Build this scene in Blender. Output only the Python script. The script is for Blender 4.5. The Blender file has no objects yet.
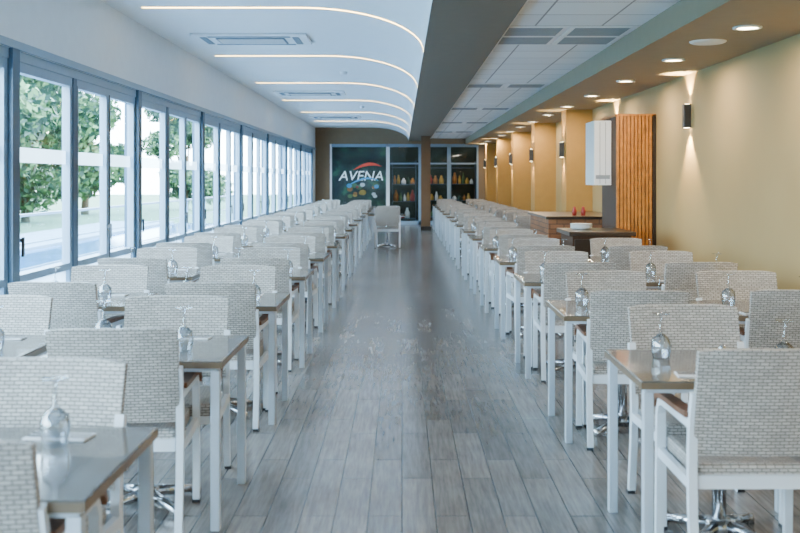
import bpy, bmesh, math, random
from mathutils import Vector, Matrix
random.seed(7)
scene = bpy.context.scene
COL = scene.collection

def lin(c):
    return tuple(((v/255)/12.92 if v/255 <= 0.04045 else (((v/255)+0.055)/1.055)**2.4) for v in c) + (1.0,)

def new_mat(name):
    m = bpy.data.materials.new(name); m.use_nodes = True
    nt = m.node_tree
    return m, nt, nt.nodes['Principled BSDF'], nt.nodes['Material Output']

def mat(name, rgb, rough=0.5, metal=0.0, noise=0.0, nscale=8.0, emit=None, estr=0.0, spec=0.5, coat=0.0):
    m, nt, p, out = new_mat(name)
    c = lin(rgb)
    p.inputs['Base Color'].default_value = c
    p.inputs['Roughness'].default_value = rough
    p.inputs['Metallic'].default_value = metal
    p.inputs['Specular IOR Level'].default_value = spec
    p.inputs['Coat Weight'].default_value = coat
    p.inputs['Coat Roughness'].default_value = 0.04
    if noise > 0:
        tc = nt.nodes.new('ShaderNodeTexCoord')
        n = nt.nodes.new('ShaderNodeTexNoise'); n.inputs['Scale'].default_value = nscale
        n.inputs['Detail'].default_value = 5
        nt.links.new(tc.outputs['Object'], n.inputs['Vector'])
        r = nt.nodes.new('ShaderNodeValToRGB')
        r.color_ramp.elements[0].position = 0.3; r.color_ramp.elements[1].position = 0.7
        r.color_ramp.elements[0].color = tuple(x*(1-noise) for x in c[:3])+(1,)
        r.color_ramp.elements[1].color = tuple(min(1, x*(1+noise)) for x in c[:3])+(1,)
        nt.links.new(n.outputs['Fac'], r.inputs['Fac'])
        nt.links.new(r.outputs['Color'], p.inputs['Base Color'])
    if emit:
        p.inputs['Emission Color'].default_value = lin(emit)
        p.inputs['Emission Strength'].default_value = estr
    return m

def glass_mat(name, tint=(1,1,1), refl=0.08, alpha_white=0.0, rough=0.02):
    m = bpy.data.materials.new(name); m.use_nodes = True
    nt = m.node_tree; nt.nodes.clear()
    out = nt.nodes.new('ShaderNodeOutputMaterial')
    tr = nt.nodes.new('ShaderNodeBsdfTransparent'); tr.inputs['Color'].default_value = (*tint, 1)
    gl = nt.nodes.new('ShaderNodeBsdfGlossy'); gl.inputs['Roughness'].default_value = rough
    fr = nt.nodes.new('ShaderNodeLayerWeight'); fr.inputs['Blend'].default_value = 0.15
    mul = nt.nodes.new('ShaderNodeMath'); mul.operation = 'MULTIPLY_ADD'
    mul.inputs[1].default_value = 0.6; mul.inputs[2].default_value = refl
    nt.links.new(fr.outputs['Fresnel'], mul.inputs[0])
    mx = nt.nodes.new('ShaderNodeMixShader')
    nt.links.new(mul.outputs[0], mx.inputs['Fac'])
    nt.links.new(tr.outputs[0], mx.inputs[1]); nt.links.new(gl.outputs[0], mx.inputs[2])
    last = mx
    if alpha_white > 0:
        df = nt.nodes.new('ShaderNodeBsdfTranslucent'); df.inputs['Color'].default_value = (0.9, 0.93, 0.95, 1)
        d2 = nt.nodes.new('ShaderNodeBsdfDiffuse'); d2.inputs['Color'].default_value = (0.9, 0.93, 0.95, 1)
        a = nt.nodes.new('ShaderNodeMixShader'); a.inputs[0].default_value = 0.4
        nt.links.new(df.outputs[0], a.inputs[1]); nt.links.new(d2.outputs[0], a.inputs[2])
        m2 = nt.nodes.new('ShaderNodeMixShader'); m2.inputs[0].default_value = alpha_white
        nt.links.new(mx.outputs[0], m2.inputs[1]); nt.links.new(a.outputs[0], m2.inputs[2]); last = m2
    nt.links.new(last.outputs[0], out.inputs['Surface'])
    return m

def brick_mat(name, c1, c2, cm, bw, rh, mortar, coord='UV', swap=False, rough=0.5, bump=0.0, offset=0.5, grain=0.0, spec=0.5):
    m, nt, p, out = new_mat(name)
    tc = nt.nodes.new('ShaderNodeTexCoord')
    vec = tc.outputs[coord]
    if swap:
        s = nt.nodes.new('ShaderNodeSeparateXYZ'); c = nt.nodes.new('ShaderNodeCombineXYZ')
        nt.links.new(vec, s.inputs[0]); nt.links.new(s.outputs[1], c.inputs[0]); nt.links.new(s.outputs[0], c.inputs[1])
        vec = c.outputs[0]
    b = nt.nodes.new('ShaderNodeTexBrick')
    b.inputs['Scale'].default_value = 1; b.inputs['Brick Width'].default_value = bw
    b.inputs['Row Height'].default_value = rh; b.inputs['Mortar Size'].default_value = mortar
    b.inputs['Mortar Smooth'].default_value = 0.3
    b.inputs['Color1'].default_value = lin(c1); b.inputs['Color2'].default_value = lin(c2)
    b.inputs['Mortar'].default_value = lin(cm)
    b.offset = offset
    nt.links.new(vec, b.inputs['Vector'])
    col = b.outputs['Color']
    if grain > 0:
        mp = nt.nodes.new('ShaderNodeMapping'); mp.inputs['Scale'].default_value = (1.6, 22, 1)
        nt.links.new(vec, mp.inputs['Vector'])
        n = nt.nodes.new('ShaderNodeTexNoise'); n.inputs['Scale'].default_value = 2.2; n.inputs['Detail'].default_value = 7
        n.inputs['Roughness'].default_value = 0.65
        nt.links.new(mp.outputs[0], n.inputs['Vector'])
        r = nt.nodes.new('ShaderNodeValToRGB')
        r.color_ramp.elements[0].position = 0.35; r.color_ramp.elements[1].position = 0.68
        v = 1-grain
        r.color_ramp.elements[0].color = (v, v, v, 1); r.color_ramp.elements[1].color = (1.12, 1.12, 1.12, 1)
        nt.links.new(n.outputs['Fac'], r.inputs['Fac'])
        mx = nt.nodes.new('ShaderNodeMixRGB'); mx.blend_type = 'MULTIPLY'; mx.inputs[0].default_value = 1
        nt.links.new(col, mx.inputs[1]); nt.links.new(r.outputs[0], mx.inputs[2])
        n2 = nt.nodes.new('ShaderNodeTexNoise'); n2.inputs['Scale'].default_value = 3.0; n2.inputs['Detail'].default_value = 3
        nt.links.new(vec, n2.inputs['Vector'])
        r2 = nt.nodes.new('ShaderNodeValToRGB')
        r2.color_ramp.elements[0].position = 0.3; r2.color_ramp.elements[1].position = 0.7
        r2.color_ramp.elements[0].color = (.86, .83, .79, 1); r2.color_ramp.elements[1].color = (1.06, 1.06, 1.08, 1)
        nt.links.new(n2.outputs['Fac'], r2.inputs['Fac'])
        mx2 = nt.nodes.new('ShaderNodeMixRGB'); mx2.blend_type = 'MULTIPLY'; mx2.inputs[0].default_value = 1
        nt.links.new(mx.outputs[0], mx2.inputs[1]); nt.links.new(r2.outputs[0], mx2.inputs[2])
        col = mx2.outputs[0]
    nt.links.new(col, p.inputs['Base Color'])
    p.inputs['Roughness'].default_value = rough
    p.inputs['Specular IOR Level'].default_value = spec
    if bump > 0:
        inv = nt.nodes.new('ShaderNodeMath'); inv.operation = 'SUBTRACT'; inv.inputs[0].default_value = 1
        nt.links.new(b.outputs['Fac'], inv.inputs[1])
        bp = nt.nodes.new('ShaderNodeBump'); bp.inputs['Distance'].default_value = bump; bp.inputs['Strength'].default_value = 0.8
        nt.links.new(inv.outputs[0], bp.inputs['Height']); nt.links.new(bp.outputs[0], p.inputs['Normal'])
    return m

# ---------------- materials
M = {}
M['wall_white'] = mat('painted_wall_white', (220, 229, 236), 0.7, noise=0.02)
M['ceil_white'] = mat('ceiling_white', (236, 241, 246), 0.75, noise=0.01)
M['beam'] = mat('beam_taupe', (110, 100, 88), 0.7, noise=0.03)
M['soffit'] = mat('soffit_taupe', (142, 128, 106), 0.7, noise=0.03)
M['wall_tan'] = mat('wall_ochre_tan', (164, 140, 94), 0.75, noise=0.05, nscale=1.2)
M['pil'] = mat('pilaster_ochre', (166, 126, 62), 0.7, noise=0.04)
M['endwall'] = mat('endwall_taupe', (122, 102, 78), 0.75, noise=0.04)
M['column'] = mat('column_brown', (104, 76, 48), 0.6, noise=0.06)
M['tile'] = brick_mat('ceiling_tiles', (230, 236, 241), (220, 227, 233), (145, 148, 152), 0.6, 0.6, 0.01, coord='Object', rough=0.7, offset=0.0)
M['floor'] = brick_mat('plank_floor', (144, 138, 134), (118, 113, 110), (62, 59, 58), 0.92, 0.155, 0.0038, coord='Object', swap=True, rough=0.2, bump=0.0008, offset=0.37, grain=0.38)
M['alu'] = mat('aluminium_frame', (124, 150, 172), 0.45, 0.1, noise=0.02)
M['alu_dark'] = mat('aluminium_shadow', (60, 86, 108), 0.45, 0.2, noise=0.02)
M['glass'] = glass_mat('window_glass', (0.78, 0.92, 1.0), 0.02)
M['frost'] = glass_mat('frosted_film', (0.85, 0.94, 1.0), 0.02, 0.6)
M['dglass'] = glass_mat('dark_window_glass', (0.75, 0.8, 0.8), 0.03)
M['wglass'] = glass_mat('wine_glass_glass', (0.9, 0.93, 0.96), 0.17)
M['rattan'] = brick_mat('woven_rattan', (198, 192, 186), (170, 164, 158), (106, 101, 97), 0.034, 0.013, 0.0022, coord='UV', rough=0.45, bump=0.004)
M['chair_frame'] = mat('chair_white_aluminium', (222, 229, 236), 0.35, 0.1, noise=0.01)
M['arm_wood'] = mat('armrest_wood', (112, 72, 46), 0.4, noise=0.25, nscale=30)
M['ttop'] = mat('tabletop_laminate', (92, 89, 86), 0.12, noise=0.22, nscale=9, coat=0.4)
M['tedge'] = mat('tabletop_edge', (108, 90, 70), 0.3, noise=0.1, nscale=9)
M['tleg'] = mat('table_steel_leg', (194, 204, 214), 0.35, 0.3, noise=0.01)
M['chrome'] = mat('chrome', (210, 212, 216), 0.12, 1.0, noise=0.01)
M['napkin'] = mat('napkin_cloth', (226, 226, 228), 0.8, noise=0.02)
M['dark'] = mat('dark_metal', (52, 54, 58), 0.4, 0.4, noise=0.05)
M['led'] = mat('led_strip', (255, 240, 200), 0.5, emit=(255, 214, 130), estr=20)
M['lamp'] = mat('downlight_lens', (255, 245, 220), 0.5, emit=(255, 226, 175), estr=50)
M['white_pl'] = mat('white_plastic', (230, 234, 238), 0.4, noise=0.01)
M['grille'] = mat('grille_grey', (140, 148, 156), 0.5, noise=0.05)
M['slat'] = mat('slat_oak', (170, 108, 44), 0.45, noise=0.3, nscale=14)
M['slatgap'] = mat('slat_gap_walnut', (70, 42, 24), 0.6, noise=0.1)
M['espresso'] = mat('espresso_wood', (46, 36, 30), 0.3, noise=0.1)
M['brick'] = brick_mat('counter_cladding', (150, 98, 62), (120, 78, 50), (70, 48, 36), 0.2, 0.07, 0.006, coord='UV', rough=0.6)
M['red'] = mat('red_plastic', (160, 50, 44), 0.4, noise=0.05)
M['yellow'] = mat('yellow_label', (180, 144, 62), 0.5, noise=0.1)
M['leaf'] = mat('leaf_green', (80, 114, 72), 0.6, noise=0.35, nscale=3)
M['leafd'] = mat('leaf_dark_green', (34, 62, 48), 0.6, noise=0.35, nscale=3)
M['bark'] = mat('bark', (92, 74, 58), 0.9, noise=0.2)
M['terrace'] = brick_mat('terrace_paving', (130, 150, 166), (120, 140, 156), (92, 106, 118), 0.6, 0.6, 0.01, coord='Object', rough=0.8, offset=0)
M['grass'] = mat('lawn_grass', (76, 104, 76), 0.9, noise=0.25)
M['water'] = mat('pool_water', (50, 112, 156), 0.08, noise=0.15, nscale=1.5)
M['backdrop'] = mat('dark_green_facade', (34, 52, 46), 0.8, noise=0.5, nscale=1.6)
M['signw'] = mat('sign_white', (206, 224, 232), 0.5, emit=(206, 228, 236), estr=0.5)
M['signr'] = mat('sign_red', (180, 60, 44), 0.5, emit=(190, 60, 40), estr=0.5)
M['signb'] = mat('sign_blue', (50, 130, 176), 0.5, emit=(50, 140, 190), estr=0.5)
m, nt, pbs, out = new_mat('green_glow_panel')
tc = nt.nodes.new('ShaderNodeTexCoord'); n = nt.nodes.new('ShaderNodeTexNoise'); n.inputs['Scale'].default_value = 2.4; n.inputs['Detail'].default_value = 6
r = nt.nodes.new('ShaderNodeValToRGB'); nt.links.new(tc.outputs['Object'], n.inputs['Vector']); nt.links.new(n.outputs['Fac'], r.inputs['Fac'])
e = r.color_ramp.elements; e[0].position = 0.4; e[0].color = lin((10, 26, 26)); e[1].position = 0.74; e[1].color = lin((50, 104, 70))
q = e.new(0.57); q.color = lin((16, 46, 42))
nt.links.new(r.outputs[0], pbs.inputs['Base Color']); nt.links.new(r.outputs[0], pbs.inputs['Emission Color']); pbs.inputs['Emission Strength'].default_value = 0.6  # slight glow added because little light reaches this panel
M['panel'] = m

# ---------------- mesh builder
class MB:
    def __init__(s): s.v = []; s.f = []; s.m = []; s.sm = []; s.mats = []
    def mi(s, k):
        if k not in s.mats: s.mats.append(k)
        return s.mats.index(k)
    def add(s, vs, fs, k, smooth=False):
        o = len(s.v); s.v += [tuple(x) for x in vs]; i = s.mi(k)
        for f in fs: s.f.append(tuple(o+a for a in f)); s.m.append(i); s.sm.append(smooth)
    def box(s, x0, x1, y0, y1, z0, z1, k, bev=0.0):
        if bev > 0:
            bm = bmesh.new(); bmesh.ops.create_cube(bm, size=1)
            for v in bm.verts:
                v.co = Vector(((x0+x1)/2+v.co.x*(x1-x0), (y0+y1)/2+v.co.y*(y1-y0), (z0+z1)/2+v.co.z*(z1-z0)))
            bmesh.ops.bevel(bm, geom=bm.edges[:], offset=bev, segments=2, affect='EDGES', profile=0.5)
            bm.verts.index_update()
            s.add([v.co[:] for v in bm.verts], [[v.index for v in f.verts] for f in bm.faces], k); bm.free(); return
        vs = [(x0,y0,z0),(x1,y0,z0),(x1,y1,z0),(x0,y1,z0),(x0,y0,z1),(x1,y0,z1),(x1,y1,z1),(x0,y1,z1)]
        fs = [(0,3,2,1),(4,5,6,7),(0,1,5,4),(1,2,6,5),(2,3,7,6),(3,0,4,7)]
        s.add(vs, fs, k)
    def lathe(s, prof, cx, cy, cz, k, n=16):
        vs = []; fs = []
        for r, z in prof:
            for i in range(n):
                a = 2*math.pi*i/n; vs.append((cx+r*math.cos(a), cy+r*math.sin(a), cz+z))
        for j in range(len(prof)-1):
            for i in range(n):
                fs.append((j*n+i, j*n+(i+1) % n, (j+1)*n+(i+1) % n, (j+1)*n+i))
        s.add(vs, fs, k, True)
    def disc(s, cx, cy, cz, r, k, n=20, up=True):
        vs = [(cx+r*math.cos(2*math.pi*i/n), cy+r*math.sin(2*math.pi*i/n), cz) for i in range(n)]
        f = list(range(n)); 
        if not up: f.reverse()
        s.add(vs, [f], k)
    def sweep(s, pts, w, h, xc, k):
        n = len(pts); vs = []
        for i, (y, z) in enumerate(pts):
            a = pts[max(0, i-1)]; b = pts[min(n-1, i+1)]
            d = Vector((b[0]-a[0], b[1]-a[1])).normalized(); nn = Vector((-d.y, d.x))
            for sx, sn in ((-1,-1),(1,-1),(1,1),(-1,1)):
                vs.append((xc+sx*w/2, y+nn.x*h/2*sn, z+nn.y*h/2*sn))
        fs = [(3,2,1,0), tuple(4*(n-1)+q for q in range(4))]
        for i in range(n-1):
            for q in range(4):
                fs.append((4*i+q, 4*i+(q+1) % 4, 4*(i+1)+(q+1) % 4, 4*(i+1)+q))
        s.add(vs, fs, k)
    def tube(s, p0, p1, r0, r1, k, n=10):
        p0 = Vector(p0); p1 = Vector(p1); d = (p1-p0).normalized()
        u = d.orthogonal().normalized(); w = d.cross(u)
        vs = []
        for p, r in ((p0, r0), (p1, r1)):
            for i in range(n):
                a = 2*math.pi*i/n; vs.append(p+u*math.cos(a)*r+w*math.sin(a)*r)
        fs = [(i, (i+1) % n, n+(i+1) % n, n+i) for i in range(n)]
        fs += [tuple(reversed(range(n))), tuple(range(n, 2*n))]
        s.add(vs, fs, k, True)
    def mesh(s, name):
        me = bpy.data.meshes.new(name); me.from_pydata(s.v, [], s.f)
        for k in s.mats: me.materials.append(M[k])
        me.polygons.foreach_set('material_index', s.m)
        me.polygons.foreach_set('use_smooth', s.sm)
        uv = me.uv_layers.new(name='UVMap')
        for p in me.polygons:
            nx, ny, nz = (abs(c) for c in p.normal)
            for li in p.loop_indices:
                c = me.vertices[me.loops[li].vertex_index].co
                if nz >= nx and nz >= ny: uv.data[li].uv = (c.x, c.y)
                elif ny >= nx: uv.data[li].uv = (c.x, c.z)
                else: uv.data[li].uv = (c.y, c.z)
        me.update(); return me
    def obj(s, name, parent=None):
        return place(s.mesh(name), name, (0,0,0), 0, parent)

def place(me, name, loc=(0,0,0), rz=0, parent=None):
    o = bpy.data.objects.new(name, me); COL.objects.link(o)
    o.location = loc; o.rotation_euler = (0,0,rz)
    if parent: o.parent = parent
    return o

# ---------------- room constants
H = 1.55
XL, XR = -2.95, 3.2
Y0, Y1 = -3.2, 34.0
ZL = 3.3; ZB = 2.85; ZT = 2.93; ZS = 2.72
XB0, XB1 = 0.22, 0.91; XS = 2.15

b = MB(); b.box(XL-0.15, XR+0.15, Y0-0.15, Y1+0.15, -0.12, 0, 'floor'); b.obj('floor')
b = MB(); b.box(XL-0.4, XR+0.4, Y0-0.3, Y1+4.6, 3.52, 3.66, 'ceil_white'); b.obj('roof_light_block')  # unseen slab added to stop sun and sky leaking between ceiling levels
prof = [(XL, ZL), (-1.05, ZL)]
for i in range(1, 17):
    a = math.pi/2*i/16
    prof.append((-1.05+(XB0+1.05)*math.sin(a), ZL-(ZL-ZB)*(1-math.cos(a))))
b = MB(); vs = []; fs = []
for x, z in prof: vs += [(x, Y0, z), (x, Y1, z)]
for i in range(len(prof)-1): fs.append((2*i, 2*i+1, 2*i+3, 2*i+2))
b.add(vs, fs, 'ceil_white', True); b.obj('ceiling')
b = MB(); b.box(XB0, XB1, Y0, Y1, ZB, 3.5, 'beam'); b.obj('ceiling_beam')
b = MB(); b.box(XB1, XS, Y0, Y1, ZT, ZT+0.04, 'tile'); b.obj('ceiling_tiled')
b = MB(); b.box(XS, XR, Y0, Y1, ZS, 3.5, 'soffit'); b.obj('ceiling_soffit')
b = MB(); b.box(XB1, XB1+0.05, Y0, Y1, ZT-0.03, ZT, 'white_pl'); b.obj('trim_1')
b = MB(); b.box(XL-0.15, XL, Y0, Y1, 2.54, 3.52, 'wall_white'); b.box(XL-0.15, XL, 32.87, Y1, 0, 2.54, 'wall_white'); b.obj('wall_left')
b = MB(); b.box(XR, XR+0.15, Y0, Y1, 0, 3.52, 'wall_tan'); b.obj('wall_right')
b = MB(); b.box(XL-0.15, XR+0.15, Y0-0.15, Y0, 0, 3.52, 'wall_white'); b.obj('wall_front')
b = MB()
b.box(XL-0.15, -2.45, Y1, Y1+0.15, 0, 3.52, 'endwall'); b.box(2.6, XR+0.15, Y1, Y1+0.15, 0, 3.52, 'endwall')
b.box(-2.45, 2.6, Y1, Y1+0.15, 2.74, 3.52, 'endwall'); b.obj('wall_back')
b = MB(); b.box(XR-0.015, XR, Y0, Y1, 0, 0.1, 'beam'); b.obj('baseboard_right')

# left windows
for k in range(10):
    y = Y0+3.6*k; b = MB()
    xa, xb = XL-0.11, XL-0.01
    b.box(XL-0.14, XL+0.02, y-0.07+(0.07 if k == 0 else 0), y+0.07, 0, 2.54, 'alu_dark')
    b.box(xa, xb, y+0.07, y+3.53, 2.46, 2.54, 'alu'); b.box(xa, xb, y+0.07, y+3.53, 0, 0.06, 'alu')
    b.box(xa, xb, y+1.41, y+1.51, 0.06, 2.46, 'alu_dark')
    for (a0, a1) in ((y+0.07, y+1.41), (y+1.51, y+2.52), (y+2.52, y+3.53)):
        f = 0.07
        b.box(xa+0.02, xb-0.01, a0, a0+f, 0.06, 2.46, 'alu'); b.box(xa+0.02, xb-0.01, a1-f, a1, 0.06, 2.46, 'alu')
        b.box(xa+0.02, xb-0.01, a0+f, a1-f, 2.38, 2.46, 'alu'); b.box(xa+0.02, xb-0.01, a0+f, a1-f, 0.06, 0.2, 'alu')
        b.box(xa+0.02, xb-0.01, a0+f, a1-f, 0.74, 0.8, 'alu')
        xm = (xa+xb)/2
        b.add([(xm, a0+f, 0.2), (xm, a1-f, 0.2), (xm, a1-f, 2.39), (xm, a0+f, 2.39)], [(0,1,2,3)], 'glass')
        b.add([(xm+.004, a0+f, 1.68), (xm+.004, a1-f, 1.68), (xm+.004, a1-f, 1.8), (xm+.004, a0+f, 1.8)], [(0,1,2,3)], 'frost')
        b.add([(xm+.004, a0+f, 0.2), (xm+.004, a1-f, 0.2), (xm+.004, a1-f, 0.74), (xm+.004, a0+f, 0.74)], [(0,1,2,3)], 'frost')
        b.box(xb-0.01, xb-0.004, a0+0.02, a0+0.03, 0.2, 2.4, 'dark')
    for yy in (y+2.47, y+0.14):
        b.box(xb-0.01, xb+0.03, yy-0.012, yy+0.012, 1.06, 1.09, 'dark'); b.box(xb+0.02, xb+0.035, yy-0.015, yy+0.015, 0.95, 1.1, 'dark')
    b.obj('window_%d' % (k+1))
b = MB(); b.box(XL-0.14, XL+0.02, 32.73, 32.87, 0, 2.54, 'alu_dark'); b.box(XL, XL+0.025, Y0, Y1, 2.54, 2.6, 'alu'); b.obj('trim_2')

# end window
b = MB(); ya, yb = Y1+0.02, Y1+0.1
xs = [-2.45, -0.48, 0.62, 1.6, 2.6]
for x in xs:
    w = 0.06
    b.box(max(-2.45, x-w), min(2.6, x+w), ya, yb, 0, 2.74, 'white_pl' if x < 0.6 else 'alu')
b.box(-2.4, 2.55, ya, yb, 2.64, 2.74, 'alu'); b.box(-2.4, 2.55, ya, yb, 0, 0.12, 'alu')
b.box(-0.43, 2.55, ya, yb, 2.05, 2.1, 'alu')
for i in range(4):
    b.add([(xs[i]+.05, Y1+.06, .12), (xs[i+1]-.05, Y1+.06, .12), (xs[i+1]-.05, Y1+.06, 2.64), (xs[i]+.05, Y1+.06, 2.64)], [(0,1,2,3)], 'dglass')
b.obj('window_11')
b = MB(); b.box(-3.35, 3.5, 38.2, 38.4, -0.1, 3.52, 'backdrop'); b.obj('wall_lobby_back')
b = MB(); b.box(-3.35, -3.15, 34.16, 38.2, -0.1, 3.52, 'backdrop'); b.obj('light_block_lobby_left')  # side wall added to shut out daylight and keep the end window dark
b = MB(); b.box(3.35, 3.5, 34.16, 38.2, -0.1, 3.52, 'backdrop'); b.obj('light_block_lobby_right')  # matching daylight blocker added on the right side
b = MB(); b.box(-3.15, 3.35, 34.16, 38.2, -0.1, 0, 'backdrop'); b.obj('floor_lobby')
b = MB(); b.box(-2.6, -0.5, 34.6, 34.66, 0.1, 2.75, 'panel'); b.box(-2.62, -0.48, 34.58, 34.68, 0, 0.1, 'alu_dark')  # added glowing panel that brightens the green behind the glass
rr = random.Random(4)
for i in range(16):   # printed fruit and flower motif on the panel's lower part
    cx, cz, R = rr.uniform(-1.9, -0.75), rr.uniform(0.95, 1.35), rr.uniform(.05, .12)
    pts = [(cx+R*math.cos(t*math.pi/7), 34.598-i*0.0005, cz+R*math.sin(t*math.pi/7)*.8) for t in range(14)]
    b.add(pts, [tuple(range(14))], rr.choice(['red', 'yellow', 'leaf', 'signb', 'slat', 'white_pl']))
b.obj('added_glow_panel')
def shelf(x0, x1, y):
    b = MB(); r = random.Random(int(x0*10)+50)
    for z in (0.15, 0.75, 1.35, 1.95): b.box(x0, x1, y, y+0.35, z, z+0.02, 'alu_dark')
    for x in (x0, x1-0.02): b.box(x, x+0.02, y, y+0.35, 0, 2.2, 'alu_dark')
    for z in (0.17, 0.77, 1.37):
        x = x0+0.05
        while x < x1-0.2:
            w = r.uniform(.04, .09); h = r.uniform(.15, .42)
            b.lathe([(.001, 0), (w, 0), (w*1.05, h*.5), (w*.5, h*.8), (w*.4, h), (.001, h)], x+w, y+.17, z, r.choice(['red', 'yellow', 'signb', 'leaf', 'slat', 'white_pl', 'leafd']), 12); x += w*2+r.uniform(.01, .05)
    b.obj('display_shelf')
shelf(-0.35, 0.5, 35.2); shelf(0.8, 1.7, 36.6); shelf(1.8, 2.7, 36.6)
area_l = bpy.data.lights.new('lobby_fill', 'POINT'); area_l.energy = 120; area_l.shadow_soft_size = 0.15; ao = bpy.data.objects.new('lobby_fill', area_l); COL.objects.link(ao); ao.location = (0.6, 34.6, 3.1)  # added dim fill light for the shelves, without a fixture
def text(body, size, loc, m, name, parent=None, shear=0.2):
    c = bpy.data.curves.new(name, 'FONT'); c.body = body; c.size = size; c.extrude = 0.005; c.shear = shear; c.align_x = 'CENTER'
    c.materials.append(M[m]); o = bpy.data.objects.new(name, c); COL.objects.link(o)
    o.location = loc; o.rotation_euler = (math.pi/2, 0, 0)
    if parent: o.parent = parent
    return o
b = MB()
pts = []
for i in range(9):
    t = i/8; pts.append((-1.65+0.95*t, 1.86+0.2*math.sin(t*math.pi*0.8), 0.05*math.sin(t*math.pi)+0.004))
vs = []
for x, z, w in pts: vs += [(x, Y1-0.012, z-w), (x, Y1-0.012, z+w)]
b.add(vs, [(2*i, 2*i+2, 2*i+3, 2*i+1) for i in range(8)], 'signr')
vs = [(x-0.1, Y1-0.013, z-0.49-w*.5) for x, z, w in pts]+[(x-0.1, Y1-0.013, z-0.47+w*.3) for x, z, w in pts]
b.add(vs, [(i, i+1, 9+i+1, 9+i) for i in range(8)], 'signb')
sg = b.obj('window_sign')
text('AVENA', 0.47, (-1.4, Y1-0.005, 1.5), 'signw', 'lettering', sg)
b = MB(); b.box(0.58, 0.86, 30.2, 30.5, 0, ZB, 'column'); b.box(0.56, 0.88, 30.18, 30.52, 0, 0.12, 'espresso'); b.obj('support_column')

yy = 10.2-4*3
while yy < 33:
    b = MB(); pp = [(-2.65, ZL)]+prof[1:]; vs = []
    for x, z in pp: vs += [(x, yy-0.014, z-0.006), (x, yy+0.014, z-0.006)]
    b.add(vs, [(2*i, 2*i+2, 2*i+3, 2*i+1) for i in range(len(pp)-1)], 'led')
    b.obj('led_light_strip'); yy += 4
b = MB(); b.box(-0.7, 0.7, -0.42, 0.42, -0.035, -0.001, 'white_pl', 0.01)
b.box(-0.42, 0.42, -0.22, 0.22, -0.045, -0.035, 'alu_dark')
for i in range(9): b.box(-0.4, 0.4, -0.2+i*0.047, -0.185+i*0.047, -0.052, -0.045, 'white_pl')
for sx in (-1, 1): b.box(sx*0.56-0.04, sx*0.56+0.04, -0.3, 0.3, -0.04, -0.034, 'alu_dark')
for sy in (-1, 1): b.box(-0.5, 0.5, sy*0.33-0.035, sy*0.33+0.035, -0.04, -0.034, 'alu_dark')
ac = b.mesh('ac')
for y in (12.4, 20.2, 28): place(ac, 'ceiling_air_conditioner', (-1.85, y, ZL))
b = MB(); b.lathe([(0.001,-0.05),(0.05,-0.045),(0.06,-0.01),(0.07,0)], 0, 0, 0, 'white_pl'); sd = b.mesh('sd')
for y in (9, 16.3, 24): place(sd, 'smoke_detector', (-0.95, y, ZL))
b = MB(); b.lathe([(0.001,-0.02),(0.13,-0.018),(0.15,-0.01),(0.155,0)], 0, 0, 0, 'white_pl', 28); place(b.mesh('spk'), 'ceiling_speaker', (2.6, 8.5, ZS))
b = MB(); b.box(-0.29, 0.29, -0.29, 0.29, -0.012, 0, 'white_pl')
for i in range(10): b.box(-0.25, 0.25, -0.24+i*0.05, -0.215+i*0.05, -0.016, -0.012, 'grille')
vm = b.mesh('vent')
for y in (5.7, 9.3, 9.9, 14.7, 19.5, 24.3, 29.1):
    for x in (1.21, 1.82): place(vm, 'ceiling_vent', (x, y, ZT))
def area(name, loc, rot, power, size, color, parent=None, spread=math.pi, size_y=None, shape='DISK'):
    l = bpy.data.lights.new(name, 'AREA'); l.energy = power; l.color = color; l.shape = shape; l.size = size
    if size_y: l.size_y = size_y
    l.spread = spread
    o = bpy.data.objects.new(name, l); COL.objects.link(o); o.location = loc; o.rotation_euler = rot
    if parent: o.parent = parent
    return o
b = MB(); b.lathe([(0.11, 0), (0.11, -0.012), (0.085, -0.014), (0.08, -0.004)], 0, 0, 0, 'white_pl', 24); b.disc(0, 0, -0.006, 0.082, 'lamp', up=False); dl = b.mesh('dl')
y = 7.7-2.1*4
while y < 33.5:
    o = place(dl, 'recessed_downlight', (2.66, y, ZS))
    area('lamp_light', (0, 0, -0.03), (0,0,0), 28, 0.14, (1.0, 0.82, 0.6), o)
    y += 2.1
b = MB(); b.box(-0.08, 0, -0.04, 0.04, -0.13, 0.13, 'dark', 0.006)
b.box(-0.065, -0.015, -0.028, 0.028, 0.1301, 0.132, 'lamp'); b.box(-0.065, -0.015, -0.028, 0.028, -0.132, -0.1301, 'lamp')
sc = b.mesh('sconce')
def sconce(x, y, z, p=9):
    o = place(sc, 'wall_sconce', (x, y, z))
    for s in (1, -1):
        l = bpy.data.lights.new('sconce_light', 'SPOT'); l.energy = p*(2.0 if s > 0 else 2.2); l.color = (1, 0.74, 0.34)
        l.spot_size = math.radians(85); l.spot_blend = 0.5; l.shadow_soft_size = 0.03
        q = bpy.data.objects.new('sconce_light', l); COL.objects.link(q); q.parent = o
        q.location = (-0.07, 0, 0.16*s); q.rotation_euler = (math.pi if s > 0 else 0, 0, 0)
for y in (3.1, 7.1, 11.1, 14.9): sconce(XR, y, 2.25, 110)
PY = (16.8, 20.8, 24.8, 28.8, 32.6)
for y in PY:
    b = MB(); b.box(2.76, XR, y, y+0.5, 0, ZS, 'pil'); b.box(2.75, XR, y-0.01, y+0.51, 0, 0.1, 'beam'); b.obj('wall_pilaster')
    sconce(2.76, y+0.25, 2.05, 30)

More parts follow.
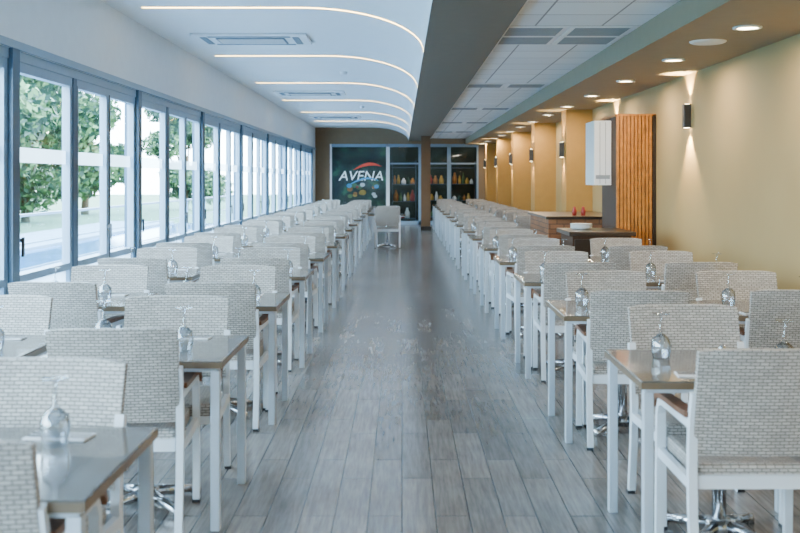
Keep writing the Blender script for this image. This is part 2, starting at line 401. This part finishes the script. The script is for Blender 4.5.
# tall slatted cabinet
b = MB(); b.box(2.7, XR-0.002, 12.62, 13.5, 0, 2.34, 'slatgap')
for i in range(10):
    x = 2.70+i*0.046; b.box(x, x+0.034, 12.59, 12.62, 0.02, 2.34, 'slat')
b.box(3.16, 3.198, 12.58, 12.62, 0, 2.36, 'espresso'); b.box(2.69, 3.198, 12.58, 13.5, 2.34, 2.37, 'slat')
b.obj('slatted_wood_cabinet')
b = MB(); b.box(2.47, 2.69, 12.85, 13.45, 1.47, 2.3, 'white_pl', 0.006)
for i in range(1, 3): b.box(2.47+i*0.073-0.003, 2.47+i*0.073+0.003, 12.844, 12.852, 1.49, 2.28, 'grille')
b.box(2.49, 2.67, 12.842, 12.85, 1.55, 1.6, 'grille'); b.obj('wall_cabinet')
b = MB(); b.box(1.9, 2.66, 11.35, 12.3, 0.9, 0.95, 'espresso', 0.006)
b.box(1.95, 2.62, 11.42, 12.25, 0.1, 0.9, 'slatgap'); b.box(1.97, 2.6, 11.45, 12.22, 0, 0.1, 'espresso')
for i in range(3): b.box(1.97+i*0.215, 2.17+i*0.215, 11.4, 11.42, 0.14, 0.86, 'espresso', 0.004)
b.obj('waiter_station')
b = MB(); b.box(2.08, 3.15, 14.2, 16.2, 0, 0.98, 'brick'); b.box(2.04, 3.17, 14.15, 16.25, 0.98, 1.02, 'espresso', 0.005); b.obj('service_counter')
b = MB(); b.lathe([(0.001,0),(0.03,0),(0.034,0.07),(0.02,0.11),(0.02,0.13),(0.001,0.13)], 0,0,0,'red'); jar = b.mesh('jar')
for x, y in ((2.5, 14.5), (2.62, 14.45)): place(jar, 'condiment_bottle', (x, y, 1.02))
b = MB()
for i in range(5): b.lathe([(0.001,0),(0.1,0.004),(0.13,0.014),(0.132,0.018),(0.1,0.01),(0.001,0.008)], 0,0,i*0.012,'white_pl',24)
place(b.mesh('plates'), 'plate_stack', (2.15, 12.0, 0.95))

# ---------------- chair
def chair_mesh():
    b = MB(); W = 0.275
    NU, NV = 12, 6; T = 0.03
    def pt(u, v, off):
        s = 2*u-1; z = 0.5+0.42*v
        z -= (0.012*abs(s)**6)*v
        y = -0.02-0.10*v**1.1+0.022*s*s + off
        return ((W-0.006)*s*(1+0.02*v), y, z)
    vs = [pt(i/NU, j/NV, 0) for j in range(NV+1) for i in range(NU+1)]
    n = len(vs); vs += [pt(i/NU, j/NV, T) for j in range(NV+1) for i in range(NU+1)]
    fs = []
    for j in range(NV):
        for i in range(NU):
            a = j*(NU+1)+i; fs.append((a, a+1, a+NU+2, a+NU+1)); fs.append((n+a, n+a+NU+1, n+a+NU+2, n+a+1))
    for i in range(NU):
        fs.append((n+i, n+i+1, i+1, i)); a = NV*(NU+1)+i; fs.append((a, a+1, n+a+1, n+a))
    for j in range(NV):
        a = j*(NU+1); fs.append((a, a+NU+1, n+a+NU+1, n+a)); a += NU; fs.append((n+a, n+a+NU+1, a+NU+1, a))
    b.add(vs, fs, 'rattan')
    b.box(-0.245, 0.245, 0.02, 0.47, 0.38, 0.46, 'rattan', 0.015)
    b.box(-0.25, 0.25, 0.0, 0.03, 0.37, 0.42, 'chair_frame')
    b.box(-0.25, 0.25, 0.45, 0.475, 0.36, 0.40, 'chair_frame')
    for s in (-1, 1):
        x = s*W
        b.sweep([(-0.04, 0), (0.0, 0.25), (0.012, 0.45), (0.0, 0.62), (-0.035, 0.74)], 0.032, 0.034, x*0.985, 'chair_frame')
        b.sweep([(0.475, 0), (0.465, 0.4), (0.455, 0.56), (0.43, 0.605), (0.38, 0.62), (0.0, 0.62)], 0.032, 0.032, x, 'chair_frame')
        b.box(x-0.012, x+0.012, 0.0, 0.46, 0.37, 0.41, 'chair_frame')
        b.sweep([(0.0, 0.655), (0.12, 0.65), (0.3, 0.648), (0.42, 0.64), (0.475, 0.615), (0.495, 0.58)], 0.052, 0.022, x, 'arm_wood')
        b.box(x-0.018, x+0.018, -0.06, -0.02, 0, 0.015, 'dark'); b.box(x-0.018, x+0.018, 0.457, 0.494, 0, 0.015, 'dark')
    return b.mesh('chair')
CH = chair_mesh()
def table_mesh(ped=True, legs=True):
    b = MB(); X, Y = 0.42, 0.37
    b.box(-X, X, -Y, Y, 0.731, 0.75, 'ttop', 0.004)
    b.box(-X-.002, X+.002, -Y-.002, Y+.002, 0.718, 0.744, 'tedge')
    b.box(-X+.02, X-.02, -Y+.02, Y-.02, 0.70, 0.718, 'tleg')
    if legs:
        for sx in (-1, 1):
            for sy in (-1, 1):
                cx, cy = sx*(X-0.03), sy*(Y-0.03)
                b.box(cx-0.02, cx+0.02, cy-0.02, cy+0.02, 0, 0.705, 'tleg', 0.003)
    if ped:
        b.tube((0,0,0.05), (0,0,0.70), 0.03, 0.03, 'chrome', 14)
        b.box(-0.12, 0.12, -0.12, 0.12, 0.685, 0.70, 'dark')
        b.lathe([(0.001,0.09),(0.05,0.085),(0.06,0.05),(0.05,0.02),(0.001,0.02)], 0,0,0,'chrome')
        for a in range(4):
            t = math.pi/4+a*math.pi/2; d = Vector((math.cos(t), math.sin(t), 0))
            b.tube(d*0.03+Vector((0,0,0.06)), d*0.27+Vector((0,0,0.025)), 0.028, 0.018, 'chrome')
            p = d*0.27; b.lathe([(0.001,0.045),(0.022,0.04),(0.026,0.0),(0.001,0)], p.x, p.y, 0, 'chrome', 10)
    return b.mesh('table')
TB = table_mesh(); TP = table_mesh(True, False)
b = MB(); b.lathe([(0.036,0.0),(0.042,0.03),(0.045,0.06),(0.039,0.09),(0.02,0.108),(0.007,0.118),(0.005,0.19),(0.009,0.197),(0.038,0.201),(0.038,0.204),(0.001,0.205)], 0,0,0,'wglass', 18)
b.lathe([(0.033,0.0),(0.039,0.03),(0.042,0.06),(0.036,0.088),(0.016,0.105),(0.001,0.109)], 0,0,0,'wglass', 18)
GL = b.mesh('glass')
b = MB(); b.box(-0.10, 0.10, -0.045, 0.045, 0, 0.006, 'napkin', 0.002)
b.box(-0.095, 0.04, -0.02, -0.008, 0.006, 0.009, 'dark'); b.box(0.04, 0.095, -0.026, -0.002, 0.006, 0.009, 'chrome')
b.box(-0.095, 0.0, 0.012, 0.024, 0.006, 0.009, 'dark'); b.box(0.0, 0.095, 0.008, 0.026, 0.006, 0.009, 'chrome')
NP = b.mesh('napkin')
b = MB(); b.lathe([(0.001,0),(0.018,0),(0.02,0.02),(0.014,0.055)], 0,0,0,'wglass', 12); b.lathe([(0.015,0.055),(0.015,0.07),(0.008,0.078),(0.001,0.079)], 0,0,0,'chrome', 12)
SH = b.mesh('shaker')
b = MB(); b.box(-0.06, 0.06, -0.035, 0.035, 0, 0.004, 'white_pl'); b.box(-0.06, 0.06, -0.035, -0.03, 0, 0.09, 'white_pl'); b.box(-0.06, 0.06, 0.03, 0.035, 0, 0.09, 'white_pl'); b.box(-0.055, 0.055, -0.025, 0.025, 0.004, 0.1, 'napkin')
NH = b.mesh('napkin_holder')

def group(cx, cy, me=TB, near=True, far=True, dn=0.45, df=0.55, jit=1.0, nh=None, g=None):
    place(me, 'dining_table', (cx, cy, 0), random.uniform(-.01, .01))
    r = lambda a: random.uniform(-a, a)*jit
    if near is True: place(CH, 'dining_chair', (cx+r(.04), cy-dn+r(.02), 0), r(.07))
    elif near: place(CH, 'dining_chair', (near[0], near[1], 0), 0.03)
    if far: place(CH, 'dining_chair', (cx+r(.04), cy+df+r(.03), 0), math.pi+r(.07))
    for s in (-1, 1):
        gx, gy = (cx+s*0.22+r(.03), cy-s*0.1+r(.03))
        if g and s > 0: gx, gy = g
        place(GL, 'wine_glass', (gx, gy, 0.75))
        place(NP, 'napkin_with_cutlery', (cx+s*0.15, cy+s*0.25+r(.02), 0.75), r(.15))
    place(SH, 'salt_shaker', (cx+0.02+r(.02), cy+0.02+r(.02), 0.75))
    if nh is None: nh = random.random() < 0.25
    if nh: place(NH, 'napkin_holder', (cx-0.05, cy+0.12, 0.75), r(.2))
for i in range(15):
    c = 2.86+1.9*i
    group(-1.21, c, near=(-1.17, 2.5) if i == 0 else True, nh=False if i < 2 else None, g=(-1.04, 3.0) if i == 0 else None)
    if c > 3: group(-2.14, c, TP, nh=(i == 1) or None)
for i in range(15):
    c = 4.32+1.9*i
    if c > 31.5: break
    group(1.37, c, dn=0.5 if i == 0 else 0.45, df=0.62 if i == 0 else 0.55, nh=False if i < 2 else None)
    if i < 4 : group(2.27, c, TP)
    elif c > 17: group(2.27, c, TP)
group(-0.34, 22.85, TP, near=True, far=True, jit=0.6)

# ---------------- outside
b = MB(); b.box(-6.2, XL-0.16, -8, 60, -0.2, -0.02, 'terrace'); b.obj('terrace_ground')
b = MB(); b.box(-70, -6.2, -30, 120, -0.6, -0.3, 'grass'); b.box(-6.2, 40, 38.5, 120, -0.6, -0.3, 'grass'); b.obj('lawn_ground')
b = MB(); b.box(-9.2, -7.0, 8, 40, -0.3, -0.22, 'water'); b.box(-7.0, -6.7, 7.7, 40.3, -0.3, -0.15, 'terrace'); b.box(-11.8, -9.2, 7.7, 40.3, -0.3, -0.15, 'terrace'); b.obj('swimming_pool')
b = MB()
for k in range(16):
    y = -2+2.5*k; b.box(-6.05, -6.0, y, y+0.05, -0.02, 0.95, 'alu')
b.box(-6.07, -5.98, -2, 35.6, 0.95, 0.99, 'alu'); b.box(-6.04, -6.01, -2, 35.6, 0.5, 0.52, 'alu'); b.box(-6.04, -6.01, -2, 35.6, 0.1, 0.12, 'alu')
b.add([(-6.02, -2, .12), (-6.02, 35.5, .12), (-6.02, 35.5, .95), (-6.02, -2, .95)], [(0,1,2,3)], 'glass')
b.obj('terrace_railing')

def foliage(seed, n, blobs, k, leaf=0.14):
    rnd = random.Random(seed); b = MB(); vs = []; fs = []
    for _ in range(n):
        c, r = rnd.choice(blobs)
        d = Vector((rnd.gauss(0,1), rnd.gauss(0,1), rnd.gauss(0,1))).normalized()
        p = Vector(c)+Vector((d.x*r[0], d.y*r[1], d.z*r[2]))*(rnd.random()**0.35)
        u = Vector((rnd.gauss(0,1), rnd.gauss(0,1), rnd.gauss(0,1))).normalized(); w = u.orthogonal().normalized()
        s = leaf*rnd.uniform(.6, 1.3); o = len(vs)
        vs += [p-u*s, p+w*s*.45, p+u*s, p-w*s*.45]; fs.append((o, o+1, o+2, o+3))
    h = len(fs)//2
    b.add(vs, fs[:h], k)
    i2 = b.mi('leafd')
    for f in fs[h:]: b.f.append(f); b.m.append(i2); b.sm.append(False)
    return b
def tree_mesh(seed, hgt):
    rnd = random.Random(seed)
    blobs = []
    for i in range(12):
        a = rnd.uniform(0, 6.28); q = rnd.uniform(0.3, 1.6)
        blobs.append(((q*math.cos(a), q*math.sin(a), hgt*rnd.uniform(.2, 1.0)), (rnd.uniform(.8, 1.3), rnd.uniform(.8, 1.3), rnd.uniform(.6, 1.0))))
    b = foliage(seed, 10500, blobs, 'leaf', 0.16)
    b.tube((0,0,-0.1), (0.1,0.05,hgt*.5), 0.16, 0.1, 'bark')
    for c, r in blobs[:6]: b.tube((0.1,0.05,hgt*.2), c, 0.07, 0.02, 'bark', 6)
    return b.mesh('tree')
T1 = tree_mesh(3, 4.6); T2 = tree_mesh(11, 5.4)
for i, (x, y, s) in enumerate([(-16.5, 5, 1), (-16.2, 12, 1.2), (-16, 17, 1), (-16, 21.5, 1.1), (-17, 26.5, 1.2), (-16, 31, 1.1), (-15.8, 34.5, 1.1), (-17, 38.5, 1.3), (-16, 42.5, 1.2), (-16.5, 52, 1.3), (-13, 60, 1.2), (-21, 33, 1.6), (-21, 38, 1.6), (-21, 44, 1.6), (-23, 22, 1.4), (-22, 28, 1.5), (-23, 54, 1.5), (-22, 49, 1.5)]):
    o = place(T1 if i % 2 else T2, 'garden_tree', (x, y, -0.3), i*1.3); o.scale = (s, s, s)
hb = foliage(5, 6500, [((0, i*0.5-2.2, 0.3+0.25*(i % 3)), (.45, .6, .5)) for i in range(10)], 'leaf', 0.1).mesh('hedge')
for i in range(5): place(hb, 'hedge', (-12.3, 9+i*4.9, -0.3))

# ---------------- world and lights
w = bpy.data.worlds.new('World'); scene.world = w; w.use_nodes = True
nt = w.node_tree; bg = nt.nodes['Background']
tc = nt.nodes.new('ShaderNodeTexCoord'); sp = nt.nodes.new('ShaderNodeSeparateXYZ'); rp = nt.nodes.new('ShaderNodeValToRGB')
nt.links.new(tc.outputs['Generated'], sp.inputs[0]); nt.links.new(sp.outputs[2], rp.inputs['Fac']); nt.links.new(rp.outputs[0], bg.inputs['Color'])
rp.color_ramp.elements[0].position = 0.0; rp.color_ramp.elements[0].color = (0.84, 0.95, 1.0, 1)
rp.color_ramp.elements[1].position = 0.7; rp.color_ramp.elements[1].color = (0.60, 0.82, 1.0, 1)
bg.inputs['Strength'].default_value = 31.0
p = area('window_portal', (XL-0.2, 14.8, 1.3), (0, -math.pi/2, 0), 1, 2.5, (1,1,1), None, shape='RECTANGLE', size_y=36)
p.data.cycles.is_portal = True
s = bpy.data.lights.new('sun', 'SUN'); s.energy = 6; s.angle = 0.03; s.color = (1, .95, .86)
so = bpy.data.objects.new('sun', s); COL.objects.link(so); so.rotation_euler = Vector((-0.65, 0.25, -0.9)).to_track_quat('-Z', 'Y').to_euler()

# ---------------- camera
cd = bpy.data.cameras.new('camera'); cam = bpy.data.objects.new('camera', cd); COL.objects.link(cam)
cam.location = (0, 0, H); cam.rotation_euler = (math.pi/2, 0, 0)
cd.sensor_width = 36; cd.lens = 45; cd.shift_y = -(266.5-179)/800; cd.shift_x = -2/800
cd.clip_end = 300
cd.dof.use_dof = True; cd.dof.focus_distance = 10; cd.dof.aperture_fstop = 3.6
scene.camera = cam
